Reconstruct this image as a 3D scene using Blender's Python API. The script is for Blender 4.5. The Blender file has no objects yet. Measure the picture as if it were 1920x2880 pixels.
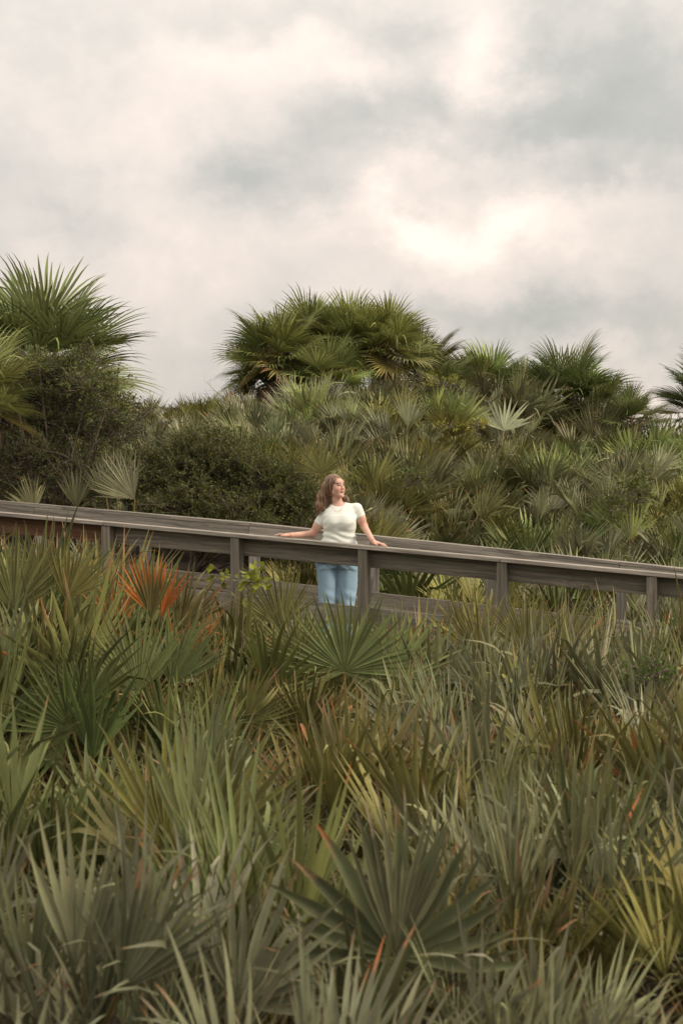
import bpy, math, random
import numpy as np
from mathutils import Vector, Matrix
random.seed(11); rng = np.random.default_rng(5)
S = bpy.context.scene; COL = S.collection
R = math.radians
# ------------------------------------------------------------------ camera, sky, sun, exposure
F = 4850.0; CAMZ = 2.05
cd = bpy.data.cameras.new('camera'); cam = bpy.data.objects.new('camera', cd); COL.objects.link(cam); S.camera = cam
cd.sensor_fit = 'VERTICAL'; cd.sensor_height = 36; cd.sensor_width = 24; cd.lens = F/2880*36
cd.clip_end = 5000; cd.clip_start = .1
cam.location = (0, 0, CAMZ); cam.rotation_euler = (R(90), 0, 0)
cd.dof.use_dof = True; cd.dof.focus_distance = 17.2; cd.dof.aperture_fstop = 4.5
S.view_settings.view_transform = 'Standard'; S.view_settings.look = 'None'; S.view_settings.exposure = 0.9; S.view_settings.gamma = 1
S.render.engine = 'CYCLES'
S.cycles.max_bounces = 6; S.cycles.diffuse_bounces = 3; S.cycles.transmission_bounces = 3; S.cycles.glossy_bounces = 2
S.cycles.use_denoising = True

def P(px, py, Z):
    return Vector(((px-960)/F*Z, Z, CAMZ+(1440-py)/F*Z))

SUN_EL, SUN_AZ = 34, 108      # azimuth clockwise from +Y, behind the subject to the right
W = bpy.data.worlds.new('World'); S.world = W; W.use_nodes = True
nt = W.node_tree; nt.nodes.clear(); N = nt.nodes; L = nt.links
def nd(tree, t, **kw):
    n = tree.nodes.new(t)
    for k, v in kw.items():
        if k.startswith('i_'):
            key = k[2:]
            n.inputs[int(key) if key.isdigit() else key.replace('_', ' ')].default_value = v
        else: setattr(n, k, v)
    return n
def M(tree, op, a, b=None, c=None, clamp=False):
    n = tree.nodes.new('ShaderNodeMath'); n.operation = op; n.use_clamp = clamp
    for i, v in enumerate((a, b, c)):
        if v is None: continue
        if isinstance(v, (int, float)): n.inputs[i].default_value = v
        else: tree.links.new(v, n.inputs[i])
    return n.outputs[0]
def VM(tree, op, a, b=None):
    n = tree.nodes.new('ShaderNodeVectorMath'); n.operation = op
    for i, v in enumerate((a, b)):
        if v is None: continue
        if isinstance(v, (tuple, list)): n.inputs[i].default_value = v
        else: tree.links.new(v, n.inputs[i])
    return n
def ramp(tree, fac, stops, interp='LINEAR'):
    n = tree.nodes.new('ShaderNodeValToRGB'); n.color_ramp.interpolation = interp
    e = n.color_ramp.elements
    while len(e) < len(stops): e.new(.5)
    for k, (p, c) in enumerate(stops):
        e[k].position = p; e[k].color = (c[0], c[1], c[2], 1) if not isinstance(c, (int, float)) else (c, c, c, 1)
    tree.links.new(fac, n.inputs[0]); return n.outputs[0]
def mixc(tree, fac, a, b, mode='MIX'):
    n = tree.nodes.new('ShaderNodeMix'); n.data_type = 'RGBA'; n.blend_type = mode
    for s, v in ((n.inputs[0], fac), (n.inputs[6], a), (n.inputs[7], b)):
        if isinstance(v, (int, float)): s.default_value = v
        elif isinstance(v, (tuple, list)): s.default_value = (*v[:3], 1)
        else: tree.links.new(v, s)
    return n.outputs[2]
def noise(tree, vec, scale, detail=4, rough=.5, out=0, dist=0):
    n = tree.nodes.new('ShaderNodeTexNoise'); n.inputs['Scale'].default_value = scale
    n.inputs['Detail'].default_value = detail; n.inputs['Roughness'].default_value = rough; n.inputs['Distortion'].default_value = dist
    if vec is not None: tree.links.new(vec, n.inputs['Vector'])
    return n.outputs[out]
sky = N.new('ShaderNodeTexSky'); sky.sky_type = 'NISHITA'; sky.sun_disc = False
sky.sun_elevation = R(SUN_EL); sky.sun_rotation = R(SUN_AZ)
bg1 = N.new('ShaderNodeBackground'); bg1.inputs[1].default_value = .1; L.new(sky.outputs[0], bg1.inputs[0])
tc = N.new('ShaderNodeTexCoord'); D = tc.outputs['Generated']
st = VM(nt, 'MULTIPLY', D, (1, 1, 1.25)).outputs[0]
st = VM(nt, 'ADD', st, (3.7, 1.3, 8.1)).outputs[0]
w1 = VM(nt, 'SUBTRACT', noise(nt, st, 13, 7, .62, 1), (.5, .5, .5)).outputs[0]
w1 = VM(nt, 'MULTIPLY', w1, (.10, .05, .10)).outputs[0]
DW = VM(nt, 'ADD', D, w1).outputs[0]
# (x, y, radius x, radius y in the picture's angular units, amplitude): cloud masses as directions of the sky
spots = [(1250, 640, 200, 60, .26), (1130, 600, 90, 60, .10), (1600, 600, 260, 70, .15), (1350, 100, 90, 110, .22), (1310, 200, 60, 50, .12), (700, 210, 230, 70, .09),
         (480, 520, 130, 110, .09), (300, 250, 300, 160, .05), (1210, 450, 120, 60, .12), (1890, 1140, 200, 60, .24), (800, 640, 200, 60, .06), (560, 700, 60, 60, .06), (240, 640, 120, 60, -.05),
         (520, 860, 420, 110, .07), (1250, 790, 260, 40, .06), (120, 1020, 260, 60, .05), (1000, 230, 80, 50, .07), (1620, 420, 120, 30, .08),
         (1700, 260, 280, 170, -.20), (1560, 330, 180, 70, -.08), (1780, 470, 180, 90, -.10), (950, 70, 260, 60, -.12), (1200, 250, 120, 80, -.09), (760, 500, 200, 80, -.10), (640, 480, 90, 60, -.06),
         (60, 560, 260, 110, -.09), (1500, 900, 420, 50, -.15), (430, 1000, 200, 60, -.06), (1060, 350, 150, 60, -.09), (1900, 720, 120, 100, -.08), (150, 80, 260, 60, -.03)]
acc = None
for (x, y, rx, ry, a) in spots:
    d0 = Vector(((x-960)/F, 1, (1440-y)/F)).normalized()
    v = VM(nt, 'SUBTRACT', DW, tuple(d0)).outputs[0]
    v = VM(nt, 'MULTIPLY', v, (F/rx, 6, F/ry)).outputs[0]
    q = VM(nt, 'DOT_PRODUCT', v, v).outputs['Value']
    g = M(nt, 'POWER', 2.718, M(nt, 'MULTIPLY', q, -.5))
    g = M(nt, 'MULTIPLY', g, a)
    acc = g if acc is None else M(nt, 'ADD', acc, g)
fb = M(nt, 'SUBTRACT', noise(nt, st, 9, 8, .56), .5)
fb2 = M(nt, 'SUBTRACT', noise(nt, st, 30, 7, .58, 0, .3), .5)
val = M(nt, 'ADD', M(nt, 'ADD', acc, .58), M(nt, 'ADD', M(nt, 'MULTIPLY', fb, .33), M(nt, 'MULTIPLY', fb2, .24)))
cc = ramp(nt, val, [(.2, (.225, .225, .205)), (.40, (.285, .28, .254)), (.54, (.38, .352, .318)), (.70, (.49, .425, .378)), (.95, (.63, .545, .475))])
# an overcast sky is brighter overhead than near the horizon
sx = N.new('ShaderNodeSeparateXYZ'); L.new(D, sx.inputs[0])
bg2 = N.new('ShaderNodeBackground'); L.new(cc, bg2.inputs[0]); L.new(M(nt, 'ADD', M(nt, 'MULTIPLY', M(nt, 'MAXIMUM', sx.outputs[2], 0), 1.5), .82), bg2.inputs[1])
ms = N.new('ShaderNodeMixShader'); ms.inputs[0].default_value = .95
L.new(bg1.outputs[0], ms.inputs[1]); L.new(bg2.outputs[0], ms.inputs[2])
wo = N.new('ShaderNodeOutputWorld'); L.new(ms.outputs[0], wo.inputs[0])

sl = bpy.data.lights.new('sun', 'SUN'); sl.energy = 1.5; sl.angle = R(14); sl.color = (1, .86, .7)
so = bpy.data.objects.new('sun', sl); COL.objects.link(so)
sd = Vector((math.sin(R(SUN_AZ))*math.cos(R(SUN_EL)), math.cos(R(SUN_AZ))*math.cos(R(SUN_EL)), math.sin(R(SUN_EL))))
so.rotation_euler = sd.to_track_quat('Z', 'Y').to_euler(); so.location = sd*50

# ------------------------------------------------------------------ helpers
def tag(o, label, cat, group=None, kind=None):
    if label: o['label'] = label
    if cat: o['category'] = cat
    if group: o['group'] = group
    if kind: o['kind'] = kind
    return o
def empty(name, loc, label, cat, group=None, rz=0):
    o = bpy.data.objects.new(name, None); COL.objects.link(o); o.location = loc; o.rotation_euler = (0, 0, rz)
    o.empty_display_size = .1
    return tag(o, label, cat, group)
def link(name, me, parent=None):
    o = bpy.data.objects.new(name, me); COL.objects.link(o)
    if parent: o.parent = parent
    return o
def mesh(name, V, Fc, mats, midx=None, smooth=True, col=None):
    me = bpy.data.meshes.new(name)
    me.from_pydata(V.tolist() if hasattr(V, 'tolist') else V, [], Fc.tolist() if hasattr(Fc, 'tolist') else Fc)
    for m in (mats if isinstance(mats, (list, tuple)) else [mats]): me.materials.append(m)
    if midx is not None: me.polygons.foreach_set('material_index', np.asarray(midx, dtype=np.int32))
    if smooth: me.polygons.foreach_set('use_smooth', np.ones(len(me.polygons), dtype=bool))
    if col is not None:
        a = me.color_attributes.new('leaf', 'FLOAT_COLOR', 'POINT')
        a.data.foreach_set('color', np.asarray(col, dtype=np.float32).ravel())
    me.update(); return me
def newmat(name):
    m = bpy.data.materials.new(name); m.use_nodes = True
    t = m.node_tree; b = t.nodes['Principled BSDF']; return m, t, b

# ------------------------------------------------------------------ materials
def leaf_material(name, fold=True, transl=.22, rough=.48, tips=True):
    m, t, b = newmat(name)
    at = nd(t, 'ShaderNodeAttribute', attribute_name='leaf'); sp = t.nodes.new('ShaderNodeSeparateColor'); t.links.new(at.outputs['Color'], sp.inputs[0])
    oi = t.nodes.new('ShaderNodeObjectInfo')
    along, rnd, across = sp.outputs[0], sp.outputs[1], sp.outputs[2]
    tcn = t.nodes.new('ShaderNodeTexCoord')
    # each blade its own tone
    tone = M(t, 'ADD', M(t, 'MULTIPLY', rnd, .85), .55)
    nz = noise(t, tcn.outputs['Object'], 6, 3, .6)
    tone = M(t, 'MULTIPLY', tone, M(t, 'ADD', M(t, 'MULTIPLY', nz, .7), .65))
    tone = M(t, 'MULTIPLY', tone, M(t, 'ADD', M(t, 'MULTIPLY', oi.outputs['Random'], .45), .78))
    base = mixc(t, 1.0, oi.outputs['Color'], mixc(t, 0.0, (1, 1, 1), (1, 1, 1)), 'MULTIPLY')
    vm = VM(t, 'SCALE', base); t.links.new(tone, vm.inputs[3]); base = vm.outputs[0]
    # paler ribs and margins
    edge = M(t, 'MULTIPLY', M(t, 'POWER', across, 6), .45)
    base = mixc(t, edge, base, (.26, .24, .10))
    if tips:
        r2 = M(t, 'FRACT', M(t, 'MULTIPLY', M(t, 'ADD', rnd, oi.outputs['Random']), 7.31))
        r3 = M(t, 'FRACT', M(t, 'MULTIPLY', M(t, 'ADD', rnd, oi.outputs['Random']), 23.7))
        th = M(t, 'SUBTRACT', 1.04, M(t, 'MULTIPLY', M(t, 'MULTIPLY', r2, r2), M(t, 'ADD', M(t, 'MULTIPLY', oi.outputs['Alpha'], .5), .05)))
        nn = M(t, 'MULTIPLY', M(t, 'SUBTRACT', noise(t, tcn.outputs['Object'], 30, 3, .7), .5), .35)
        f = M(t, 'MULTIPLY', M(t, 'SUBTRACT', M(t, 'ADD', along, nn), th), 7, clamp=True)
        tipc = ramp(t, r3, [(0, (.14, .085, .045)), (.4, (.26, .17, .09)), (.65, (.30, .15, .07)), (.86, (.45, .15, .05)), (.9, (.30, .23, .16)), (1, (.34, .27, .19))])
        base = mixc(t, f, base, tipc)
        # dry blotches
        bl = noise(t, tcn.outputs['Object'], 14, 4, .75)
        base = mixc(t, M(t, 'MULTIPLY', M(t, 'SUBTRACT', bl, .62), 3.0, clamp=True), base, (.19, .13, .07))
    t.links.new(base, b.inputs['Base Color']); b.inputs['Roughness'].default_value = rough
    b.inputs['Specular IOR Level'].default_value = .2
    tr = t.nodes.new('ShaderNodeBsdfTranslucent'); t.links.new(base, tr.inputs[0])
    mx = t.nodes.new('ShaderNodeMixShader'); mx.inputs[0].default_value = transl
    out = t.nodes['Material Output']
    t.links.new(b.outputs[0], mx.inputs[1]); t.links.new(tr.outputs[0], mx.inputs[2]); t.links.new(mx.outputs[0], out.inputs[0])
    return m
M_LEAF = leaf_material('palmetto_leaf', transl=.09)
M_SABAL = leaf_material('palm_leaf', transl=.18)
M_SHRUB = leaf_material('shrub_leaf', transl=.25, rough=.38, tips=False)
def simple_noise_mat(name, c1, c2, scale=8, rough=.75, stretch=(1, 1, 1), bump=.3, detail=5):
    m, t, b = newmat(name)
    tcn = t.nodes.new('ShaderNodeTexCoord'); v = VM(t, 'MULTIPLY', tcn.outputs['Object'], stretch).outputs[0]
    n = noise(t, v, scale, detail, .6)
    c = ramp(t, n, [(.3, c1), (.7, c2)]); t.links.new(c, b.inputs['Base Color']); b.inputs['Roughness'].default_value = rough
    if bump:
        bp = t.nodes.new('ShaderNodeBump'); bp.inputs['Strength'].default_value = bump; bp.inputs['Distance'].default_value = .02
        t.links.new(n, bp.inputs['Height']); t.links.new(bp.outputs[0], b.inputs['Normal'])
    return m
M_PET = simple_noise_mat('petiole', (.22, .14, .04), (.16, .15, .05), 6, .5, bump=0)
M_BARK = simple_noise_mat('bark', (.10, .08, .06), (.20, .16, .12), 9, .9, (1, 1, 3), .8)
M_TWIG = simple_noise_mat('twig_bark', (.10, .075, .055), (.22, .18, .14), 12, .85, bump=.3)
M_GREYTWIG = simple_noise_mat('grey_twig_bark', (.20, .18, .15), (.38, .34, .29), 12, .85, bump=.3)
M_GROUND = simple_noise_mat('dune_ground', (.02, .015, .01), (.09, .068, .045), 5, .95, bump=.6, detail=9)

def wood(name, tint):
    m, t, b = newmat(name)
    tcn = t.nodes.new('ShaderNodeTexCoord'); oi = t.nodes.new('ShaderNodeObjectInfo')
    off = t.nodes.new('ShaderNodeCombineXYZ'); t.links.new(M(t, 'MULTIPLY', oi.outputs['Random'], 37), off.inputs[0]); t.links.new(M(t, 'MULTIPLY', oi.outputs['Random'], 11), off.inputs[1])
    o = VM(t, 'ADD', tcn.outputs['Object'], off.outputs[0]).outputs[0]
    # knots: sparse cells warp the grain around them
    kv = VM(t, 'MULTIPLY', o, (1.3, 4, 7)).outputs[0]
    vo = t.nodes.new('ShaderNodeTexVoronoi'); vo.inputs['Scale'].default_value = 1.0; t.links.new(kv, vo.inputs['Vector'])
    kd = vo.outputs['Distance']
    ksel = M(t, 'GREATER_THAN', M(t, 'FRACT', M(t, 'MULTIPLY', VM(t, 'LENGTH', vo.outputs['Color']).outputs['Value'], 5.7)), .45)
    knot = M(t, 'MULTIPLY', M(t, 'SUBTRACT', 1, M(t, 'MULTIPLY', kd, 8.0), clamp=True), ksel)
    halo = M(t, 'MULTIPLY', M(t, 'SUBTRACT', 1, M(t, 'MULTIPLY', kd, 2.4), clamp=True), ksel)
    warp = t.nodes.new('ShaderNodeCombineXYZ'); t.links.new(M(t, 'MULTIPLY', halo, .05), warp.inputs[2]); t.links.new(M(t, 'MULTIPLY', halo, .03), warp.inputs[1])
    lw = VM(t, 'MULTIPLY', VM(t, 'SUBTRACT', noise(t, VM(t, 'MULTIPLY', o, (.9, 3, 3)).outputs[0], 1.6, 2, .5, 1), (.5, .5, .5)).outputs[0], (0, .05, .07)).outputs[0]
    o2 = VM(t, 'ADD', VM(t, 'ADD', o, warp.outputs[0]).outputs[0], lw).outputs[0]
    g1 = noise(t, VM(t, 'MULTIPLY', o2, (1.1, 26, 34)).outputs[0], 1.0, 5, .62)
    g2 = noise(t, VM(t, 'MULTIPLY', o2, (3, 110, 140)).outputs[0], 1.0, 3, .6)
    g3 = noise(t, VM(t, 'MULTIPLY', o, (1.6, 4, 6)).outputs[0], 1.0, 4, .6)
    grain = M(t, 'ADD', M(t, 'MULTIPLY', g1, .68), M(t, 'MULTIPLY', g2, .32))
    tn = tint
    c = ramp(t, grain, [(.36, tuple(x*.42 for x in tn)), (.46, tuple(x*.72 for x in tn)), (.54, tn), (.64, tuple(min(1, x*1.35) for x in tn))])
    c = mixc(t, M(t, 'MULTIPLY', M(t, 'SUBTRACT', g3, .46), 3.2, clamp=True), c, mixc(t, .5, c, (.115, .125, .075)))
    c = mixc(t, M(t, 'MULTIPLY', M(t, 'SUBTRACT', .44, g3), 4.0, clamp=True), c, mixc(t, .5, c, (.085, .05, .03)))
    c = mixc(t, M(t, 'MULTIPLY', knot, .85), c, (.05, .022, .012))
    vm = VM(t, 'SCALE', c); t.links.new(M(t, 'ADD', M(t, 'MULTIPLY', oi.outputs['Random'], .4), .8), vm.inputs[3])
    t.links.new(vm.outputs[0], b.inputs['Base Color']); b.inputs['Roughness'].default_value = .82; b.inputs['Specular IOR Level'].default_value = .25
    bp = t.nodes.new('ShaderNodeBump'); bp.inputs['Strength'].default_value = .55; bp.inputs['Distance'].default_value = .004
    t.links.new(grain, bp.inputs['Height']); t.links.new(bp.outputs[0], b.inputs['Normal'])
    return m
M_WOOD = wood('weathered_wood', (.22, .194, .155))
M_WOODCAP = wood('weathered_cap_wood', (.33, .295, .25))
M_WOODRED = wood('brown_wood', (.20, .105, .06))
M_WOODPALE = wood('pale_post_wood', (.27, .25, .215))

# ------------------------------------------------------------------ boardwalk axes
A = R(18.5); CA, SA = math.cos(A), math.sin(A); Z0 = 17.0; WID = 2.4
DIR = Vector((CA, -SA, 0)); NRM = Vector((SA, CA, 0))
def tof(px, n):        # station along the walk of the point seen at column px on the line offset n
    xo = px-960; bx, by = n*SA, Z0+n*CA
    return (xo*by-F*bx)/(F*CA+xo*SA)
NEARY = [(-500, 1392), (0, 1438), (291, 1467), (740, 1506), (960, 1526), (1395, 1568), (1920, 1617), (2500, 1672)]
FARY = [(-500, 1361), (0, 1406), (400, 1441), (700, 1468), (1052, 1499), (1440, 1543), (1742, 1577), (1920, 1596), (2500, 1660)]
def cap_pt(px, n, tbl):
    t = tof(px, n); y = np.interp(px, [a for a, _ in tbl], [b for _, b in tbl])
    p = Vector((t*CA+n*SA, Z0-t*SA+n*CA, 0)); p.z = CAMZ+(1440-y)/F*p.y
    return p
NB = [cap_pt(a, 0, NEARY) for a, _ in NEARY]; NT = [tof(a, 0) for a, _ in NEARY]; NZ = [p.z for p in NB]
FT = [tof(a, WID) for a, _ in FARY]; FZ = [cap_pt(a, WID, FARY).z for a, _ in FARY]
def capz(t, far=False): return float(np.interp(t, FT if far else NT, FZ if far else NZ))
def walk(t, n, z): return Vector((t*CA+n*SA, Z0-t*SA+n*CA, z))
def tn_of(x, y): d = Vector((x, y-Z0, 0)); return d.dot(DIR), d.dot(NRM)
DECK = 1.02

# ------------------------------------------------------------------ ground
def sm(a, b, x):
    u = np.clip((x-a)/(b-a), 0, 1); return u*u*(3-2*u)
def ground_rel(x, y):
    t = x*CA-(y-Z0)*SA; v = x*SA+(y-Z0)*CA
    g = -2.05+0.0*x
    g = g+.5*sm(-.5, -3.2, t)*sm(-9, -3, v)
    g = g+2.1*sm(2.6, 12.5, v)
    g = g+.45*sm(.8, 4, x)*sm(7, 13, v)-2.4*sm(17, 45, v)
    g = g+.7*sm(2.5, 3.6, v)*sm(-.3, -2.5, t)
    g = g+.07*np.sin(x*1.3+.5)*np.cos(y*1.1)+.05*np.sin(x*2.9+y*1.7)
    return g
def gz(x, y): return CAMZ+float(ground_rel(np.float64(x), np.float64(y)))
ax = np.concatenate([-np.geomspace(3000, 16, 22), np.linspace(-15, 15, 76), np.geomspace(16, 3000, 22)])
ay = np.concatenate([-np.geomspace(3000, 6, 20), np.linspace(-5, 45, 110), np.geomspace(47, 3000, 22)])
GX, GY = np.meshgrid(ax, ay, indexing='ij')
GZ = CAMZ+ground_rel(GX, GY)
nx, ny = len(ax), len(ay); idx = np.arange(nx*ny).reshape(nx, ny)
V = np.stack([GX, GY, GZ], -1).reshape(-1, 3)
Fq = np.stack([idx[:-1, :-1], idx[1:, :-1], idx[1:, 1:], idx[:-1, 1:]], -1).reshape(-1, 4)
tag(link('ground', mesh('ground', V, Fq, M_GROUND)), None, None, kind='structure')

# ------------------------------------------------------------------ boardwalk
BW = empty('boardwalk', walk(tof(960, 0), WID/2, gz(0, 18.1)), 'weathered grey timber boardwalk ramp with post and board railings on both sides', 'boardwalk')
def boxmesh(name, x0, x1, y0, y1, z0, z1, mat, bev=.004):
    xs = [x0, x0+bev, x1-bev, x1]
    V = []; Fc = []
    prof = [(y0+bev, z0), (y1-bev, z0), (y1, z0+bev), (y1, z1-bev), (y1-bev, z1), (y0+bev, z1), (y0, z1-bev), (y0, z0+bev)]
    cy, cz = (y0+y1)/2, (z0+z1)/2
    for i, x in enumerate(xs):
        s = (0 if i in (1, 2) else bev)
        for (y, z) in prof: V.append((x, y+(s if y < cy else -s), z+(s if z < cz else -s)))
    for i in range(3):
        for k in range(8): a, b2 = i*8+k, i*8+(k+1) % 8; Fc.append((a, b2, b2+8, a+8))
    Fc.append(tuple(range(7, -1, -1))); Fc.append(tuple(range(24, 32)))
    return mesh(name, V, Fc, mat, smooth=False)
def beam(name, t0, t1, n0, n1, dz0, dz1, mat, far=False, label=None, jig=0):
    """a straight board from station t0 to t1, dz measured from the handrail top"""
    a = walk(t0, 0, capz(t0, far)); b = walk(t1, 0, capz(t1, far)); ln = (b-a).length
    me = boxmesh(name, 0, ln, n0, n1, dz0+jig, dz1+jig, mat)
    o = link(name, me, BW)
    X = (b-a).normalized(); Y = NRM.copy(); Z = X.cross(Y).normalized()
    m = Matrix((X, Y, Z)).transposed().to_4x4(); m.translation = a
    BW_inv = Matrix.Translation(-BW.location); o.matrix_basis = BW_inv @ m
    if label: o['label'] = label
    return o
def multi(name, ts, *a, **k):
    for i in range(len(ts)-1): beam(name, ts[i]+.002, ts[i+1]-.002, *a, **k)
nposts = [tof(x, 0) for x in (-470, -75, 285, 647, 1005, 1395, 1816, 2270)]
fposts = [tof(x, WID-.14) for x in (-480, -190, 98, 392, 698, 1033, 1363, 1731, 2140)]
pw, pdp = .095, .135
def post(t, n0, n1, far, mat):
    top = capz(t+pw/2, far)-.041
    bot = gz(*walk(t, n0, 0)[:2])-.3
    me = boxmesh('post', -(top-bot), 0, n0, n1, -pw, 0, mat, .006)
    o = link('post', me, BW)
    # local x runs up the post so that its grain is vertical
    m = Matrix((Vector((0, 0, 1)), NRM, DIR*-1)).transposed().to_4x4(); m.translation = walk(t, 0, top)-BW.location
    o.matrix_basis = m
for t in nposts: post(t, 0, pdp, False, M_WOOD)
for t in fposts: post(t, WID-pdp, WID, True, M_WOODPALE)
# near railing (boards on the inside of the posts, cap over both)
ends = [nposts[0]-.3, nposts[2]+.02, nposts[5]+.04, nposts[7]+.1]
multi('rail_cap', ends, -.012, .178, -.04, 0, M_WOODCAP)
tb = [nposts[0], nposts[1]+.05, nposts[2]+.05]
multi('rail_board', [nposts[0], nposts[2]+.05], .137, .173, -.222, -.043, M_WOODRED, label='reddish brown upper railing board at the left end')
for i in (2, 3, 4, 5, 6):
    beam('rail_board', nposts[i]+.051, nposts[i+1]+.049, .137, .173, -.226, -.052 if i == 3 else -.044, M_WOOD)
    beam('kick_board', nposts[i]+.051, nposts[i+1]+.049, .137, .173, -.80, -.62, M_WOODPALE)
beam('kick_board', nposts[0], nposts[2]+.049, .137, .173, -.80, -.62, M_WOODPALE)
# far railing
fe = [fposts[0]-.3, tof(703, WID-.18), tof(1742, WID-.18), fposts[-1]+.1]
multi('rail_cap', fe, WID-.178, WID+.012, -.04, 0, M_WOODCAP, far=True)
fb_ = [fposts[0]-.3, tof(98, WID-.17), tof(701, WID-.17), fposts[5]+.05, fposts[7]+.05, fposts[-1]+.1]
multi('rail_board', fb_, WID-.175, WID-.138, -.222, -.043, M_WOODCAP, far=True)
multi('kick_board', [fposts[0]-.3, fposts[3]+.05, fposts[7]+.05], WID-.175, WID-.138, -.80, -.62, M_WOOD, far=True)
multi('kick_board', [fposts[7]+.05, fposts[-1]+.1], WID-.175, WID-.138, -.80, -.62, M_WOODPALE, far=True)
# deck planks across the walk, one part
V = []; Fc = []
t = nposts[0]-.3; tE = nposts[-1]+.1
zdk = lambda t: capz(t)-DECK
while t < tE:
    a, b = t, t+.136; za, zb = zdk(a)+random.uniform(-.002, .002), zdk(b)
    k = len(V)
    for (tt, zz) in ((a, za), (b, zb)):
        for n in (.02, WID-.02):
            for dz in (0, -.036): p = walk(tt, n, zz+dz)-BW.location; V.append(tuple(p))
    Fc += [(k, k+2, k+6, k+4), (k+1, k+5, k+7, k+3), (k, k+4, k+5, k+1), (k+2, k+3, k+7, k+6), (k, k+1, k+3, k+2), (k+4, k+6, k+7, k+5)]
    t += .142
link('deck', mesh('deck', V, Fc, M_WOOD, smooth=False), BW)
for n in (.14, WID-.178):
    beam('stringer', nposts[0]-.3, nposts[-1]+.1, n, n+.038, -DECK-.26, -DECK-.042, M_WOOD)

# ------------------------------------------------------------------ frond meshes
def frond(name, Rb=.6, n=22, half=100, pet=.65, petbend=22, bend=14, cup=.22, droop=.05, fuse=.25, wmul=1.26, seed=0,
          pr=.008, costa=.0, tipdroop=0, side=.74, ragged=.08, mats=None, broken=.06, thin=1.0, limp=0):
    """one fan leaf; origin at the foot of its stalk, stalk rising along +Z and leaning to +Y"""
    r = random.Random(seed); V = []; Fc = []; C = []; MI = []
    # stalk
    K = 7; pts = []; ang = 0; p = np.array([0., 0., 0.])
    for i in range(K+1):
        pts.append((p.copy(), ang)); ang = R(petbend)*(i+1)/K; p = p+np.array([0, math.sin(ang), math.cos(ang)])*pet/K
    for i, (q, a) in enumerate(pts):
        rr = pr*(1.5-.7*i/K)
        for k in range(5):
            th = 2*math.pi*k/5
            V.append(q+np.array([math.cos(th)*rr*1.3, math.sin(th)*rr*math.cos(a), -math.sin(th)*rr*math.sin(a)])); C.append((.1, .5, .3, 1))
    for i in range(K):
        for k in range(5): Fc.append((i*5+k, i*5+(k+1) % 5, i*5+5+(k+1) % 5, i*5+5+k)); MI.append(1)
    hub, a0 = pts[-1]; a0 += R(bend)
    axis = np.array([0, math.sin(a0), math.cos(a0)]); nrm = np.array([0, math.cos(a0), -math.sin(a0)])  # nrm = under side
    X = np.array([1., 0, 0])
    dphi = 2*R(half)/n
    for s in range(n):
        ph = -R(half)+(s+.5)*dphi+r.uniform(-.12, .12)*dphi
        f = abs(ph)/R(half)
        ln = Rb*(1-(1-side)*f**1.6)*(1+r.uniform(-ragged, ragged))
        rnd = r.random(); brk = r.random() < broken; bk = r.uniform(.5, .85)
        d = X*math.sin(ph)+axis*math.cos(ph)
        d = d-nrm*cup*(.25+f*f); d /= np.linalg.norm(d)
        org = hub+axis*costa*(1-f)*Rb
        lat = X*math.cos(ph)-axis*math.sin(ph)
        up = np.cross(lat, d); up /= np.linalg.norm(up); lat = np.cross(d, up)
        if np.dot(up, nrm) > 0: up = -up
        ss = (0, fuse*.55, fuse, fuse+.12, fuse+.26, .68, .82, .94, 1.0)
        wd = 2*math.tan(dphi/2)
        pos = org.copy(); dd = d.copy(); last = 0; base = len(V)
        tw = r.uniform(-.35, .35); sw = r.uniform(-.10, .10)
        for i, u in enumerate(ss):
            step = (u-last)*ln; last = u
            g = (droop*u*u*2+(tipdroop*max(0, u-.55)**1.5*4))*r.uniform(.8, 1.2)
            dd = dd+nrm*g*.5+lat*sw*max(0, u-fuse)
            if limp: dd = dd+np.array([0, 0, 0])+nrm*limp*u
            if brk and u > bk: dd = dd+nrm*.9; 
            dd /= np.linalg.norm(dd); pos = pos+dd*step
            if u <= fuse: w = max(.004, u*ln*wd*.52)
            else:
                q = (u-fuse)/(1-fuse); w = fuse*ln*wd*.52*wmul*(1-q)**(.72)*(1+1.5*q*(1-q)*2)+.0006
            lift = w*(.55 if u <= fuse else .48)
            tt = tw*max(0, u-fuse)
            la = lat*math.cos(tt)+up*math.sin(tt); uu = np.cross(la, dd)
            if np.dot(uu, up) < 0: uu = -uu
            V += [pos-la*w, pos+uu*(-lift), pos+la*w]; C += [(u, rnd, 1, 1), (u, rnd, 0, 1), (u, rnd, 1, 1)]
        for i in range(len(ss)-1):
            a = base+i*3
            Fc += [(a, a+1, a+4, a+3), (a+1, a+2, a+5, a+4)]; MI += [0, 0]
    return mesh(name, np.array(V), Fc, mats or [M_LEAF, M_PET], MI, True, C)

PALM = [frond('frond', Rb=.54*random.uniform(.88, 1.18), n=random.choice((16, 18, 20, 23)), half=random.choice((36, 44, 52, 60, 70, 84)), pet=random.uniform(.45, .76),
              petbend=random.uniform(10, 28), bend=random.uniform(-8, 12), cup=random.uniform(.15, .5), seed=i, droop=random.uniform(0, .07), broken=.12, ragged=.14) for i in range(26)]
PALMUP = [frond('frond', Rb=.62*random.uniform(.88, 1.15), n=random.choice((10, 12, 14)), half=random.choice((30, 38, 46, 56, 66)), pet=random.uniform(.38, .68),
              petbend=random.uniform(4, 16), bend=random.uniform(-10, 4), cup=random.uniform(.25, .6), seed=300+i, droop=random.uniform(0, .06), broken=.12, ragged=.15, wmul=1.12, fuse=.24) for i in range(24)]
PALMWIDE = [frond('frond', Rb=.64, n=28, half=125, pet=.6, petbend=8, bend=4, cup=.16, seed=50+i, fuse=.36, side=.85, droop=.03) for i in range(2)]
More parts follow.
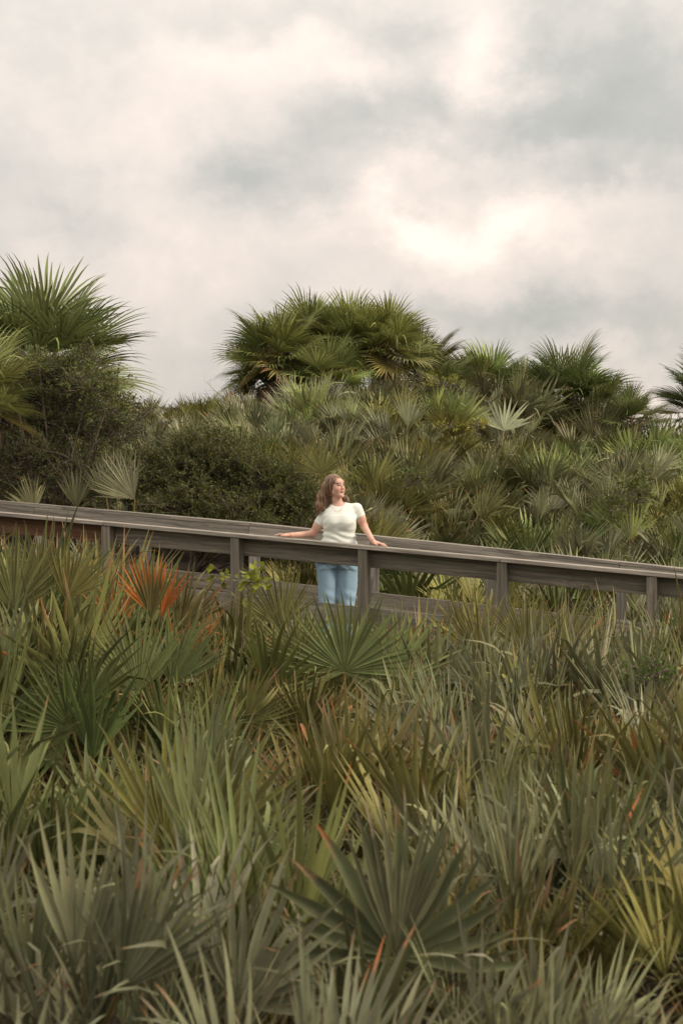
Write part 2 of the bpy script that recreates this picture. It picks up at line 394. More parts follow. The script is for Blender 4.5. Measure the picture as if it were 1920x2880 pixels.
PALMDEAD = [frond('frond', Rb=.5, n=16, half=80, pet=.55, petbend=30, bend=30, cup=.5, seed=70+i, droop=.5, wmul=.6, tipdroop=1.2, broken=.5, ragged=.25, limp=.12) for i in range(4)]
SAB = [frond('frond', Rb=.92, n=32, half=(88, 100, 112)[i % 3], pet=.50, petbend=14, bend=4, cup=.34, seed=100+i, fuse=.30, wmul=1.0, droop=.05, tipdroop=.42, costa=.26, side=.82, pr=.012,
             mats=[M_SABAL, M_PET], broken=.02, ragged=.12) for i in range(5)]
SABSTIFF = [frond('frond', Rb=.98, n=32, half=95, pet=.5, petbend=12, bend=4, cup=.24, seed=120+i, fuse=.32, wmul=.95, droop=.04, tipdroop=.3, costa=.12, side=.84, pr=.012,
                  mats=[M_SABAL, M_PET], broken=.03, ragged=.12) for i in range(3)]
SABDEAD = [frond('frond', Rb=.85, n=22, half=55, pet=.6, petbend=35, bend=35, cup=.3, seed=140+i, fuse=.25, wmul=.7, droop=.5, tipdroop=1.4, pr=.011,
                 mats=[M_SABAL, M_PET], broken=.4, ragged=.25, limp=.15) for i in range(3)]

def add_frond(root, me, tilt, az, sc, color, twist=0, base=(0, 0, 0), name='frond', label=None):
    """az: heading (degrees, 0 = away from camera +Y, 90 = -X side); tilt from vertical"""
    o = link(name, me, root)
    m = Matrix.Rotation(R(az), 4, 'Z') @ Matrix.Rotation(-R(tilt), 4, 'X') @ Matrix.Rotation(R(twist), 4, 'Z')
    o.matrix_basis = Matrix.Translation(base) @ m @ Matrix.Scale(sc, 4)
    o.color = color
    if label: o['label'] = label
    return o
PAL = {
 'grey-green': ((.130, .136, .066), .55),
 'silvery green': ((.178, .180, .102), .5),
 'olive green': ((.138, .132, .040), .50),
 'mid green': ((.100, .118, .040), .35),
 'dark green': ((.066, .095, .026), .22),
 'yellow-green': ((.158, .155, .044), .35),
 'pale green': ((.20, .235, .085), .10),
 'brown-tipped olive': ((.150, .132, .042), .8),
 'rusty brown': ((.30, .12, .03), 1.0),
 'vivid orange': ((.62, .19, .045), .8),
}
def jit(c, a, r=random): 
    k = r.uniform(.85, 1.15); return (c[0]*k*r.uniform(.93, 1.07), c[1]*k*r.uniform(.96, 1.04), c[2]*k*r.uniform(.85, 1.15), min(1, max(0, a*r.uniform(.5, 1.4))))
def palmetto(x, y, colname, sc=1.0, tint=1.0, fans=None, n=9, dead=1, group=None, label=None, heads=None, zoff=0, spread=52):
    root = empty('saw_palmetto', (x, y, gz(x, y)+zoff), label, 'palmetto', group)
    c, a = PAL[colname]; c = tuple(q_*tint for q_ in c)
    base_az = random.uniform(0, 360)
    for k in range(n):
        me = random.choice(fans or PALM) if k < n*.72 else random.choice(PALM)
        az = base_az+k*137.5; tilt = 4+spread*((k+.4)/n)**.6*random.uniform(.75, 1.15)
        add_frond(root, me, tilt, az, sc*random.uniform(.88, 1.12)*(1-.16*k/n), jit(c, a), random.uniform(-80, 80), (random.uniform(-.09, .09), random.uniform(-.07, .07), 0))
    for k in range(dead):
        g = random.choice(((.13, .095, .06, 0), (.21, .185, .155, 0), (.09, .06, .04, 0)))
        add_frond(root, random.choice(PALMDEAD), random.uniform(45, 95), random.uniform(0, 360), sc*random.uniform(.8, 1), g, 0, (0, 0, .1), label='withered brown frond')
    return root
def hero(px, py, Z, colname, specs, label, extra=5, group=None, sc=1.0, dead=1, name='saw_palmetto'):
    """a plant whose named fans have their hubs at given picture places; its stems meet at one crown on the ground"""
    cx = (px-960)/F*Z
    root = empty(name, (cx, Z+.1, gz(cx, Z+.1)), label, 'palmetto', group)
    c, a = PAL[colname]
    for (hx, hy, dz, Rb, half, roll, lean, nseg, col, yaw) in specs:
        hub = P(hx, hy, Z+dz)-root.location
        base = Vector((0, 0, .12)); v = hub-base; ln = max(.2, v.length)
        me = frond('frond', Rb=Rb, n=int(nseg*1.35), half=half, pet=.01, petbend=0, bend=0, cup=.12, seed=int(hx+hy), droop=.02, fuse=.26, broken=.06, pr=.001, side=.82)
        o = link('frond', me, root)
        o.matrix_basis = Matrix.Translation(hub) @ Matrix.Rotation(R(yaw), 4, 'Z') @ Matrix.Rotation(R(roll), 4, 'Y') @ Matrix.Rotation(-R(lean), 4, 'X')
        cc_, aa = PAL[col] if col else (c, a)
        o.color = jit(cc_, aa)
        # stalk: a bent tube from the crown to the hub
        vs = []; fs = []
        K = 8
        for i in range(K+1):
            u = i/K; q = base.lerp(hub, u)+Vector((0, .10*math.sin(u*math.pi), 0))*ln
            rr = .013-.004*u
            for k in range(6): th = k*math.pi/3; vs.append(q+Vector((math.cos(th)*rr, math.sin(th)*rr, 0)))
        for i in range(K):
            for k in range(6): fs.append((i*6+k, i*6+(k+1) % 6, i*6+6+(k+1) % 6, i*6+6+k))
        st_ = link('stalk', mesh('stalk', [tuple(v) for v in vs], fs, M_PET), o); st_.matrix_basis = o.matrix_basis.inverted()
    b0 = random.uniform(0, 360)
    for k in range(extra):
        add_frond(root, random.choice(PALMUP if Z < 17 else PALM), 8+random.uniform(0, 40), b0+k*137, sc*random.uniform(.8, 1.0), jit(c, a), random.uniform(-30, 30))
    for k in range(dead):
        add_frond(root, random.choice(PALMDEAD), random.uniform(50, 95), random.uniform(0, 360), .9, (.13, .095, .06, 0), 0, (0, 0, .1))
    return root
occupied = []
H = []
def HERO(px, py, Z, col, specs, label, **k): occupied.append(((px-960)/F*Z, Z+.1, k.pop('rad', .55))); return hero(px, py, Z, col, specs, label, **k)
# (hub x, hub y, depth offset, radius, half spread, roll (+ = leans right), lean away, segments, colour, yaw)
HERO(985, 1960, 13.0, 'pale green', [(968, 1893, -.1, .64, 120, 4, -6, 30, 'pale green', 0), (1090, 1925, .1, .62, 75, 48, 10, 22, 'pale green', -15), (850, 1880, .2, .6, 50, -20, 8, 16, 'olive green', 10),
      (900, 1960, .0, .5, 80, -30, 0, 18, 'brown-tipped olive', 0)],
     'pale green fan palmetto spread wide open just below the woman', extra=9, sc=.9)
HERO(560, 2560, 7.0, 'olive green', [(540, 2420, 0, .60, 26, -4, 8, 7, 'mid green', 35), (590, 2400, .2, .58, 34, 36, 6, 8, 'olive green', -15), (470, 2400, .3, .60, 30, -16, 5, 8, 'yellow-green', 15), (560, 2330, .5, .58, 30, 8, 5, 9, 'grey-green', 5)],
     'big olive palmetto with tall upright blades in the left foreground', extra=14, rad=.4, sc=.95)
HERO(1110, 2760, 5.6, 'grey-green', [(1112, 2700, 0, .55, 30, 4, 2, 9, 'grey-green', 0), (1110, 2702, .03, .50, 98, 4, -4, 10, 'grey-green', 0)],
     'grey-green fan palmetto with orange stalk, centre of the bottom edge', extra=7, rad=.35, sc=.8)
HERO(1650, 2560, 7.6, 'mid green', [(1655, 2505, 0, .56, 52, 0, 4, 18, 'olive green', 0), (1460, 2430, .5, .52, 45, -4, 6, 14, 'mid green', 20)],
     'mid green fan palmetto with neat narrow hub, lower right foreground', extra=14, rad=.4, sc=.95)
HERO(180, 2640, 5.5, 'silvery green', [(215, 2740, 0, .52, 24, -4, 6, 6, 'silvery green', 30), (240, 2740, .1, .58, 24, 32, 4, 6, 'silvery green', -10), (90, 2800, .2, .45, 40, 10, 8, 10, 'grey-green', 20), (330, 2800, -.2, .5, 34, 30, 6, 9, 'grey-green', -20)],
     'silvery palmetto with thick pale blades in the bottom left corner', extra=10, rad=.22, sc=.85)
HERO(430, 1830, 13.6, 'rusty brown', [(430, 1735, -.35, .52, 34, -14, 0, 8, 'vivid orange', 0), (425, 1745, -.45, .50, 30, 2, 0, 7, 'brown-tipped olive', 0), (450, 1745, -.4, .48, 20, 18, 2, 5, 'vivid orange', 0), (500, 1780, .2, .60, 40, 24, 4, 12, 'brown-tipped olive', -10), (330, 1800, .1, .5, 50, -20, 4, 14, 'rusty brown', 10)],
     'palmetto with bright orange dying blades in front of the left railing', extra=16, sc=1.18)
HERO(150, 1790, 12.4, 'olive green', [(185, 1690, 0, .50, 48, 22, 0, 17, 'brown-tipped olive', 0), (40, 1720, .1, .62, 60, 6, 4, 19, 'olive green', 0), (110, 1650, .3, .42, 40, -8, 6, 13, 'olive green', 0)],
     'tall olive palmetto with rusty tips hiding the left end of the railing', extra=22, sc=1.5)
HERO(400, 2040, 11.6, 'mid green', [(395, 1950, 0, .62, 65, -18, 4, 20, 'mid green', 10), (480, 1930, .2, .56, 50, 18, 6, 16, 'mid green', 0)],
     'mid green palmetto below the orange palmetto, blades fanned to the left', extra=12)
HERO(250, 2120, 11.0, 'dark green', [(205, 2055, 0, .52, 120, -40, -10, 22, 'dark green', 0), (245, 1990, .2, .5, 60, -20, 2, 18, 'mid green', 0)],
     'dark green palmetto with star shaped fan over black shade, left side', extra=1)
HERO(700, 1800, 14.0, 'olive green', [(790, 1770, 0, .54, 60, -8, 2, 20, 'olive green', 0), (640, 1830, 0, .5, 55, 8, 4, 18, 'brown-tipped olive', 0)],
     'olive palmetto whose fan points up beside the woman’s leg', extra=16, sc=1.15)
HERO(640, 2080, 11.5, 'olive green', [(600, 2030, 0, .36, 95, 0, 0, 20, 'olive green', 0), (690, 2035, 0, .40, 90, 25, -10, 20, 'olive green', 0), (860, 2060, .2, .46, 100, 30, -20, 22, 'brown-tipped olive', 0)],
     'low olive palmetto with small round fans among grey dead leaves', extra=2, dead=4)
HERO(1500, 1860, 13.8, 'olive green', [(1480, 1840, 0, .55, 55, -6, 4, 22, 'olive green', 0), (1350, 1850, .1, .55, 50, -14, 4, 18, 'brown-tipped olive', 0), (1580, 1850, .3, .6, 50, 20, 4, 20, 'olive green', 0)],
     'bushy olive palmetto with orange tips below the fourth railing post', extra=24, sc=1.12)

HERO(330, 1480, 20.4, 'silvery green', [(380, 1405, 0, .62, 50, -38, 4, 16, 'silvery green', 10), (330, 1400, .3, .58, 45, -4, 4, 14, 'silvery green', 10), (300, 1400, .2, .5, 50, -10, 4, 15, 'grey-green', 0)],
     'silvery palmetto fanning out at the left foot of the dark shrub', extra=16, sc=1.35)
HERO(210, 1480, 20.8, 'grey-green', [(215, 1430, 0, .5, 40, 0, 4, 13, 'grey-green', 0), (100, 1440, 0, .48, 50, -24, 4, 12, 'silvery green', 0)],
     'grey-green palmetto peeking over the far rail near the left edge', extra=10, sc=1.1)
HERO(860, 1500, 21.0, 'olive green', [(905, 1335, 0, .44, 80, -6, 0, 20, 'olive green', 0), (800, 1480, .1, .5, 50, -30, 4, 14, 'grey-green', 0)],
     'olive palmetto with dry hanging blades right behind the woman’s hair', extra=3, dead=5)
def ordinal(k): return ['first', 'second', 'third', 'fourth', 'fifth', 'sixth', 'seventh', 'eighth', 'ninth', 'tenth', 'eleventh', 'twelfth', 'thirteenth', 'fourteenth', 'fifteenth', 'sixteenth', 'seventeenth', 'eighteenth', 'nineteenth', 'twentieth'][k]
# fill of the foreground thicket, row by row
yrow = 4.05; ri = 0
while yrow < 16.4:
    hw = yrow*.2+.45
    nxr = max(2, int(2*hw/.80)); row = []
    for j in range(nxr+1):
        x = -hw+2*hw*(j+.5*(ri % 2))/nxr+random.uniform(-.16, .16); y = yrow+random.uniform(-.18, .18)
        t_, v_ = tn_of(x, y)
        if v_ > -.75: continue
        if any((x-a)**2+(y-b)**2 < c*c*.8 for a, b, c in occupied): continue
        px = x/y*F+960
        # let the dark hollows of the thicket stay open
        if 9.5 < y < 11.3 and (px < 330 or 640 < px < 880): continue
        hollow = 8.3 < y <= 9.5 and (px < 330 or 640 < px < 880)
        row.append((x, y, px))
    for j, (x, y, px) in enumerate(row):
        near = y < 9
        if px > 1100: names = ['grey-green', 'grey-green', 'silvery green', 'silvery green', 'olive green', 'mid green', 'brown-tipped olive'] if y < 12.5 else ['olive green', 'grey-green', 'yellow-green', 'brown-tipped olive', 'silvery green']
        elif px < 400: names = ['olive green', 'yellow-green', 'mid green', 'brown-tipped olive'] if y > 7 else ['silvery green', 'grey-green', 'olive green']
        else: names = ['olive green', 'grey-green', 'mid green', 'brown-tipped olive'] if y > 8 else ['grey-green', 'silvery green', 'mid green']
        cn = random.choice(names)
        sc = random.uniform(.78, 1.06)*float(np.interp(y, [4.0, 4.6, 6.5, 9], [.58, .70, .88, 1.04]))
        if 8.3 < y <= 9.5 and (px < 330 or 640 < px < 880): sc *= .72
        if 9.6 < y < 12.7 and 760 < px < 1230: sc *= .74
        t_, v_ = tn_of(x, y)
        if v_ > -2.4 and 560 < px < 1150: sc *= .93
        if px < 300 and y > 10.8: sc *= 1.3
        if px > 1150 and y > 13: sc *= 1.08
        pos = ordinal(j)+' from the left in the '+ordinal(ri)+' row up from the bottom edge'
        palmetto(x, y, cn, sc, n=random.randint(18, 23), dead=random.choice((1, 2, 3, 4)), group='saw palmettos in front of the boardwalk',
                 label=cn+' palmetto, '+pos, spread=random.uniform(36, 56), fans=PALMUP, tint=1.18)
    if row: ri += 1
    yrow += .70
for k, t_ in enumerate(np.linspace(-2.6, 4.4, 9)):
    p = walk(t_+random.uniform(-.2, .2), -.62+random.uniform(-.12, .1), 0)
    palmetto(p.x, p.y, random.choice(['olive green', 'mid green', 'brown-tipped olive', 'yellow-green']), random.uniform(.74, .88) if k > 2 else .78, n=20, dead=2, fans=PALMUP,
             group='saw palmettos in front of the boardwalk', label='small palmetto right against the boardwalk edge, '+ordinal(k)+' from the left along the near posts', spread=42)
# the dune slope behind the boardwalk
shrubs_keep = [(-3.6, 22.4, 1.2), (-1.5, 21.4, .95), (-2.1, 21.9, .6)]
v = 3.05; ri = 0
while v < 13.4:
    y0 = Z0+v*CA; hw = y0*.2+.8; nxr = int(2*hw/1.02); row = []
    for j in range(nxr+1):
        t_ = -hw+2*hw*j/nxr-v*SA*.9+random.uniform(-.25, .25); vv = v+random.uniform(-.3, .3)
        p = walk(t_, vv, 0); x, y = p.x, p.y; px = x/y*F+960
        if px < -140 or px > 2060: continue
        if any((x-a)**2+(y-b)**2 < c*c for a, b, c in shrubs_keep): continue
        row.append((x, y, px))
    for j, (x, y, px) in enumerate(sorted(row)):
        cn = random.choice(['mid green', 'pale green', 'grey-green', 'yellow-green', 'grey-green', 'silvery green', 'silvery green', 'olive green'] if px > 700 else ['grey-green', 'mid green', 'yellow-green', 'silvery green', 'silvery green'])
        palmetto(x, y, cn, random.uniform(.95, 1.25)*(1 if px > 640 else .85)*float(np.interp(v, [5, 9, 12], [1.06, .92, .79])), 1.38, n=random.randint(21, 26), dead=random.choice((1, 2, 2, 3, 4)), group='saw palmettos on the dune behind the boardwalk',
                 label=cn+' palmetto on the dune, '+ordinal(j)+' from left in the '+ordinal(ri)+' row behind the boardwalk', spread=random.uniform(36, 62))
    ri += 1; v += .92

# ------------------------------------------------------------------ cabbage palms
def sabal(px, py, Z, reach, label, n=26, stiff=0, col=(.072, .098, .030), dead=8, tmax=118, lean=0, front=None, group='cabbage palms on the dune', seed=0):
    r = random.Random(seed+int(px)); hub = P(px, py, Z); g = gz(hub.x, hub.y)
    root = empty('cabbage_palm', (hub.x, hub.y, g), label, 'palm tree', group)
    h = hub.z-g; V = []; Fc = []; K = 16; A8 = 12
    for i in range(K+1):
        u = i/K
        for k in range(A8):
            th = 2*math.pi*k/A8+i*.26; rr = .15*(1+.15*u)*(1+.28*((i+k*5) % 3 == 0))
            V.append((math.cos(th)*rr, math.sin(th)*rr, -.2+(h+.15)*u))
    for i in range(K):
        for k in range(A8): a, b = i*A8+k, i*A8+(k+1) % A8; Fc.append((a, b, b+A8, a+A8))
    link('trunk', mesh('trunk', V, Fc, M_BARK, smooth=False), root)
    for k in range(n):
        u = (k+.5)/n; tilt = 4+(tmax-4)*u**.8; az = k*137.5+r.uniform(-12, 12)
        me = r.choice(SABSTIFF if r.random() < stiff else SAB)
        c = jit(col, .25, r); zz = .8+.5*r.random(); zz *= 1.3; c = (c[0]*zz, c[1]*zz, c[2]*zz, c[3])
        if u > .8 and r.random() < .4: c = (c[0]*1.3, c[1]*.95, c[2], .9)
        add_frond(root, me, tilt*.9+r.uniform(-7, 7), az, reach/1.5*r.uniform(.85, 1.1), c, r.uniform(-40, 40), (0, 0, h-.12+.1*(1-u)))
    for k in range(dead):
        c = r.choice(((.20, .145, .10, 0), (.14, .095, .06, 0), (.26, .21, .17, 0)))
        add_frond(root, r.choice(SABDEAD), r.uniform(85, 140), k*360/dead+r.uniform(-15, 15), reach/1.5*r.uniform(.75, 1.0), c, 0, (0, 0, h-.1-.55*r.random()), label='dead brown hanging frond')
    return root
sabal(125, 1030, 24.2, 1.6, 'large cabbage palm with stiff spiky fans rising above the left shrub', n=34, stiff=.55, dead=8, tmax=118, seed=3, col=(.13, .155, .055))
sabal(780, 1010, 31, 1.12, 'cabbage palm forming the rounded left shoulder of the tall central crown', n=42, dead=14, stiff=.3, col=(.18, .20, .065))
sabal(878, 985, 31.8, 1.12, 'cabbage palm left of the middle in the tall central crown', n=44, dead=12, stiff=.2, col=(.19, .22, .07))
sabal(985, 978, 31.4, 1.12, 'cabbage palm right of the middle in the tall central crown', n=44, dead=12, stiff=.3, col=(.185, .21, .068))
sabal(1085, 985, 31.2, 1.08, 'cabbage palm forming the right shoulder of the tall central crown', n=42, dead=16, stiff=.2, col=(.18, .195, .065))
sabal(920, 1070, 30.4, .9, 'low cabbage palm with drooping fans under the middle of the central crown', n=30, dead=16, col=(.17, .20, .065))
sabal(752, 1085, 31.3, .85, 'cabbage palm with rusty fans at the left foot of the central crown', n=24, dead=10, stiff=.5, col=(.10, .105, .04), tmax=100)
sabal(1190, 1035, 32.2, .95, 'small cabbage palm with one dark fan right of the central crown', n=14, dead=10, stiff=.6, col=(.085, .095, .04), tmax=90)
sabal(1372, 1118, 35, 1.22, 'low bright green cabbage palm between the central and right crowns', n=38, dead=2, col=(.15, .185, .055), tmax=95)
sabal(1590, 1118, 34, 1.3, 'cabbage palm with separate round fans right of centre on the skyline', n=30, dead=12, col=(.11, .14, .045), tmax=112, stiff=.3)
sabal(1475, 1130, 34.6, 1.0, 'low dark cabbage palm wedged between the two right crowns', n=26, dead=10, col=(.12, .15, .048))
sabal(1690, 1150, 33.6, .9, 'low cabbage palm filling the foot of the right crown', n=24, dead=10, col=(.12, .14, .045), stiff=.4)
sabal(1240, 1090, 31.8, .8, 'low cabbage palm with dead skirt at the right foot of the central crown', n=20, dead=12, col=(.14, .16, .055))
sabal(1775, 1185, 33, .8, 'small dark cabbage palm leaning fans low near the right edge', n=20, dead=8, col=(.11, .13, .045), tmax=100, stiff=.6)
sabal(1985, 1150, 30, 1.1, 'cabbage palm cut off by the right edge of the photo', n=24, dead=2, col=(.08, .105, .04), tmax=100, stiff=.5)
sabal(-60, 1120, 21.0, .95, 'yellow-green cabbage palm at the left edge under the spiky palm', n=20, dead=4, col=(.15, .16, .05), tmax=110, stiff=.7)

for k, px in enumerate((1330, 1425, 1505, 1590, 1680, 1765, 1850)):
    x = (px-960)/F*33.4
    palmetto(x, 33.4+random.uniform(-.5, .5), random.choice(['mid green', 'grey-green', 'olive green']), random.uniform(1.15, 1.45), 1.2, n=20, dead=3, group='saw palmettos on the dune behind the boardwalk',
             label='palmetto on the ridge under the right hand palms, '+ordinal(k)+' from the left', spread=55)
# ------------------------------------------------------------------ shrubs
def tubes(paths, sides=4):
    V = []; Fc = []
    for pts, r0, r1 in paths:
        n = len(pts); b = len(V)
        for i, p in enumerate(pts):
            d = (pts[min(i+1, n-1)]-pts[max(i-1, 0)])
            d = d/(np.linalg.norm(d)+1e-9); a = np.cross(d, [.3, .1, 1]); a /= np.linalg.norm(a)+1e-9; c = np.cross(d, a); r = r0+(r1-r0)*i/(n-1)
            for k in range(sides): th = 2*math.pi*k/sides; V.append(p+a*math.cos(th)*r+c*math.sin(th)*r)
        for i in range(n-1):
            for k in range(sides): Fc.append((b+i*sides+k, b+i*sides+(k+1) % sides, b+(i+1)*sides+(k+1) % sides, b+(i+1)*sides+k))
    return np.array(V), Fc
def leafcloud(Pn, dirs, size, asp=.5, seed=1):
    r = np.random.default_rng(seed); n = len(Pn)
    d = dirs+r.normal(0, .55, (n, 3)); d /= np.linalg.norm(d, axis=1, keepdims=True)
    q = r.normal(0, 1, (n, 3)); s = np.cross(d, q); s /= np.linalg.norm(s, axis=1, keepdims=True)
    nn = np.cross(d, s)
    sz = size*r.uniform(.6, 1.35, (n, 1)); w = sz*asp*.5
    V = np.stack([Pn, Pn+d*sz*.5-s*w+nn*w*.3, Pn+d*sz, Pn+d*sz*.5+s*w+nn*w*.3], 1).reshape(-1, 3)
    Fc = np.arange(n*4).reshape(n, 4)
    rr = np.repeat(r.random(n), 4); C = np.stack([np.tile([0, .5, 1, .5], n), rr, np.tile([0, .8, 0, .8], n), np.ones(4*n)], 1)
    return V, Fc, C
def shrub(name, label, lobes, ground, nbr, leaves_per, size, col, twig=M_TWIG, cat='shrub', group=None, seed=3, twigs_out=.16, bare=0, trunk=.025):
    """lobes: (centre, radii). Branches run from the foot to each lobe, twigs out to its skin, leaves on the twigs."""
    r = np.random.default_rng(seed)
    g = ground; root = empty(name, g, label, cat, group)
    o = np.array(g); paths = []; LP = []; LD = []
    for (c, rad) in lobes:
        c = np.array(c, float); rad = np.array(rad, float)
        m = [o+(r.uniform(-.15, .15, 3)*[1, 1, 0]), o*.55+c*.45+r.normal(0, .08, 3), c]
        paths.append(([x-o for x in m], trunk, trunk*.5))
        K = int(nbr*rad[0]*rad[2]*4+6)
        for k in range(K):
            d = r.normal(0, 1, 3); d /= np.linalg.norm(d)
            if d[2] < -.5: d[2] *= -1
            bump = 1+.34*math.sin(d[0]*5+c[0]*3)*math.cos(d[2]*6+c[2])+r.normal(0, .09)
            e = c+d*rad*bump; s = c+d*rad*.25; mid = (s+e)/2+r.normal(0, .05, 3)
            paths.append(([x-o for x in (s, mid, e)], .006, .002))
            for q in range(5):
                b = s+(e-s)*r.uniform(.55, 1.02); dd = d*rad/np.linalg.norm(rad)+r.normal(0, .6, 3)+[0, 0, .25]; dd /= np.linalg.norm(dd)
                L_ = twigs_out*r.uniform(.5, 1.3); e2 = b+dd*L_
                paths.append(([x-o for x in (b, (b+e2)/2+r.normal(0, .012, 3), e2)], .0028, .001))
                if r.random() < bare: continue
                nl = leaves_per; u = r.uniform(0, 1.05, (nl, 1)); LP.append(b-o+dd*L_*u+r.normal(0, .012, (nl, 3))); LD.append(np.tile(dd, (nl, 1)))
    V, Fc = tubes(paths, 3); link('branches', mesh('branches', V, Fc, twig), root)
    V, Fc, C = leafcloud(np.concatenate(LP), np.concatenate(LD), size, .5 if size < .055 else .8, seed)
    f = link('foliage', mesh('foliage', V, Fc, M_SHRUB, None, False, C), root); f.color = (*col, .2)
    return root
def lob(px, py, Z, rx, rz, ry=None): p = P(px, py, Z); return (tuple(p), (rx, ry or rx*.8, rz))
def gp(px, Z): x = (px-960)/F*Z; return (x, Z, gz(x, Z))
shrub('oak_shrub', 'dense dark olive small leaved shrub behind the railing, left of the woman',
      [lob(560, 1355, 21.6, .62, .58), lob(430, 1365, 21.7, .55, .40), lob(680, 1370, 21.5, .5, .45), lob(760, 1400, 21.3, .45, .42), lob(590, 1270, 21.9, .5, .26),
       lob(540, 1440, 21.3, .7, .35), lob(820, 1450, 21.2, .35, .35), lob(700, 1470, 21.1, .6, .3)],
      gp(560, 21.6), 230, 12, .032, (.12, .135, .036), seed=3)
shrub('myrtle_shrub', 'dark tangled shrub with brown bare twigs at the left edge',
      [lob(60, 1200, 22.6, .75, .55), lob(200, 1180, 22.7, .62, .45), lob(280, 1250, 22.4, .5, .42), lob(60, 1340, 22.2, .8, .45), lob(230, 1370, 22.1, .55, .38), lob(-60, 1250, 22.5, .6, .6), lob(130, 1080, 22.9, .6, .28), lob(180, 1060, 22.6, .6, .3)],
      gp(120, 22.4), 170, 9, .034, (.11, .13, .040), seed=7, bare=.25, twigs_out=.22)
shrub('myrtle_shrub', 'bright green leafy shrub tops just under the large left palm',
      [lob(110, 1030, 22.2, .5, .16), lob(250, 1090, 22.0, .4, .2), lob(300, 1150, 21.9, .25, .2), lob(30, 1040, 22.1, .4, .2)],
      gp(150, 22.1), 110, 8, .042, (.12, .15, .035), seed=9, bare=.2)
shrub('myrtle_shrub', 'low brown green shrub between palmettos at left, reaching the skyline gap',
      [lob(400, 1190, 23.6, .42, .25), lob(330, 1200, 23.4, .35, .35)], gp(380, 23.5), 70, 7, .032, (.10, .10, .035), seed=12, bare=.3)
shrub('wax_myrtle', 'brown twiggy shrub under the central palm crown, right side',
      [lob(1180, 1110, 29.3, .55, .25), lob(1270, 1120, 29.3, .5, .25), lob(1090, 1120, 29.3, .4, .22)], gp(1180, 29.3), 80, 6, .038, (.115, .10, .045), seed=15, bare=.35)
def sprig(label, px, py, Z, rx, rz, col, n=60, size=.045, seed=1, name='leafy_shrub'):
    return shrub(name, label, [lob(px, py, Z, rx, rz)], gp(px, Z), n, 4 if size < .055 else 2, size, col, seed=seed, cat='shrub', twigs_out=.12, trunk=.006)
sprig('yellow-green shrub tip beneath the central palm crown', 1235, 1078, 28.9, .28, .09, (.22, .22, .03), seed=21)
sprig('small yellow-green sprig poking from palmettos mid dune, left of pair', 1262, 1200, 26.5, .13, .05, (.25, .25, .03), seed=22)
sprig('small yellow-green sprig poking from palmettos mid dune, right of pair', 1345, 1200, 26.3, .16, .07, (.27, .26, .03), seed=23)
sprig('green leafy shrub among palmettos behind the right railing', 1770, 1420, 21.9, .32, .42, (.10, .125, .025), n=70, size=.05, seed=24)
sprig('green leafy sprig among palmettos right of the woman', 1150, 1370, 22.0, .22, .22, (.095, .12, .025), n=60, size=.05, seed=25)
sprig('leafy green shrub seen under the railing by the fourth post', 1500, 1650, 19.9, .22, .12, (.13, .14, .03), n=60, size=.045, seed=26)
sprig('feathery bright green sapling among the right foreground palmettos', 1825, 1915, 11.6, .15, .13, (.085, .13, .025), n=200, size=.035, seed=27, name='sumac_sapling')
sprig('yellow-green heart leaved vine in front of the railing left of woman', 690, 1640, 13.4, .17, .05, (.21, .23, .03), n=90, size=.058, seed=28, name='greenbrier_vine')
shrub('twiggy_shrub', 'sprawling dark twiggy shrub over palmettos at the lower right edge',
      [lob(1700, 2240, 8.6, .22, .06), lob(1800, 2290, 8.5, .2, .09), lob(1600, 2240, 8.7, .16, .03), lob(1880, 2300, 8.4, .15, .08)], gp(1740, 8.6), 160, 5, .020, (.10, .115, .03), seed=30, twigs_out=.08, trunk=.006)
def bare_twigs(label, px, Z, py0, py1, n, spread, mat, seed):
    r = np.random.default_rng(seed); b = P(px, py0, Z); root = empty('bare_branch', (b.x, b.y, b.z), label, 'branch')
    paths = []; h = (py0-py1)/F*Z
    for k in range(n):
        p = np.array([r.uniform(-.03, .03), 0, 0]); d = np.array([r.normal(0, spread), r.normal(0, spread), 1.]); pts = [p]
        for i in range(7):
            d = d+r.normal(0, .18, 3); d /= np.linalg.norm(d); p = p+d*h/7*r.uniform(.8, 1.1); pts.append(p)
            if i > 1:
                q = p.copy(); e = d+r.normal(0, .6, 3); e /= np.linalg.norm(e); pp = [q]
                for j in range(3): q = q+e*h*.07; e = e+r.normal(0, .25, 3); pp.append(q)
                paths.append((pp, .002, .0008))
        paths.append((pts, .006*h+.002, .001))
    V, Fc = tubes(paths, 4); link('twigs', mesh('twigs', V, Fc, mat), root)
bare_twigs('bare leafless twigs standing among the right foreground palmettos', 1590, 12.6, 1990, 1700, 4, .22, M_TWIG, 4)
bare_twigs('thin bare twig against the sky left of the central crown', 630, 27.5, 1130, 1020, 2, .3, M_TWIG, 6)
bare_twigs('pale lichen covered bare branches behind the railing beside the dark shrub', 665, 20.9, 1480, 1390, 6, .5, M_GREYTWIG, 8)
bare_twigs('grey tangled bare branches in the left edge shrub', 230, 22.0, 1330, 1150, 9, .6, M_TWIG, 9)
# a far handrail seen through the gap on the skyline
p0, p1 = P(290, 1152, 40), P(420, 1153, 40)
fr = empty('far_railing', ((p0.x+p1.x)/2, 40, gz((p0.x+p1.x)/2, 40)), 'distant wooden railing seen through the gap in the left skyline', 'railing')
o = link('handrail', boxmesh('handrail', -1.2, 1.2, -.07, .07, 0, .05, M_WOODCAP), fr); o.location = (0, 0, p0.z-fr.location.z)
for dx in (-1.0, 0, 1.0):
    hgt = p0.z-fr.location.z+.2
    o = link('post', boxmesh('post', -.05, .05, -.05, .05, -hgt, -.003, M_WOOD), fr); o.location = (dx, 0, hgt-.2)

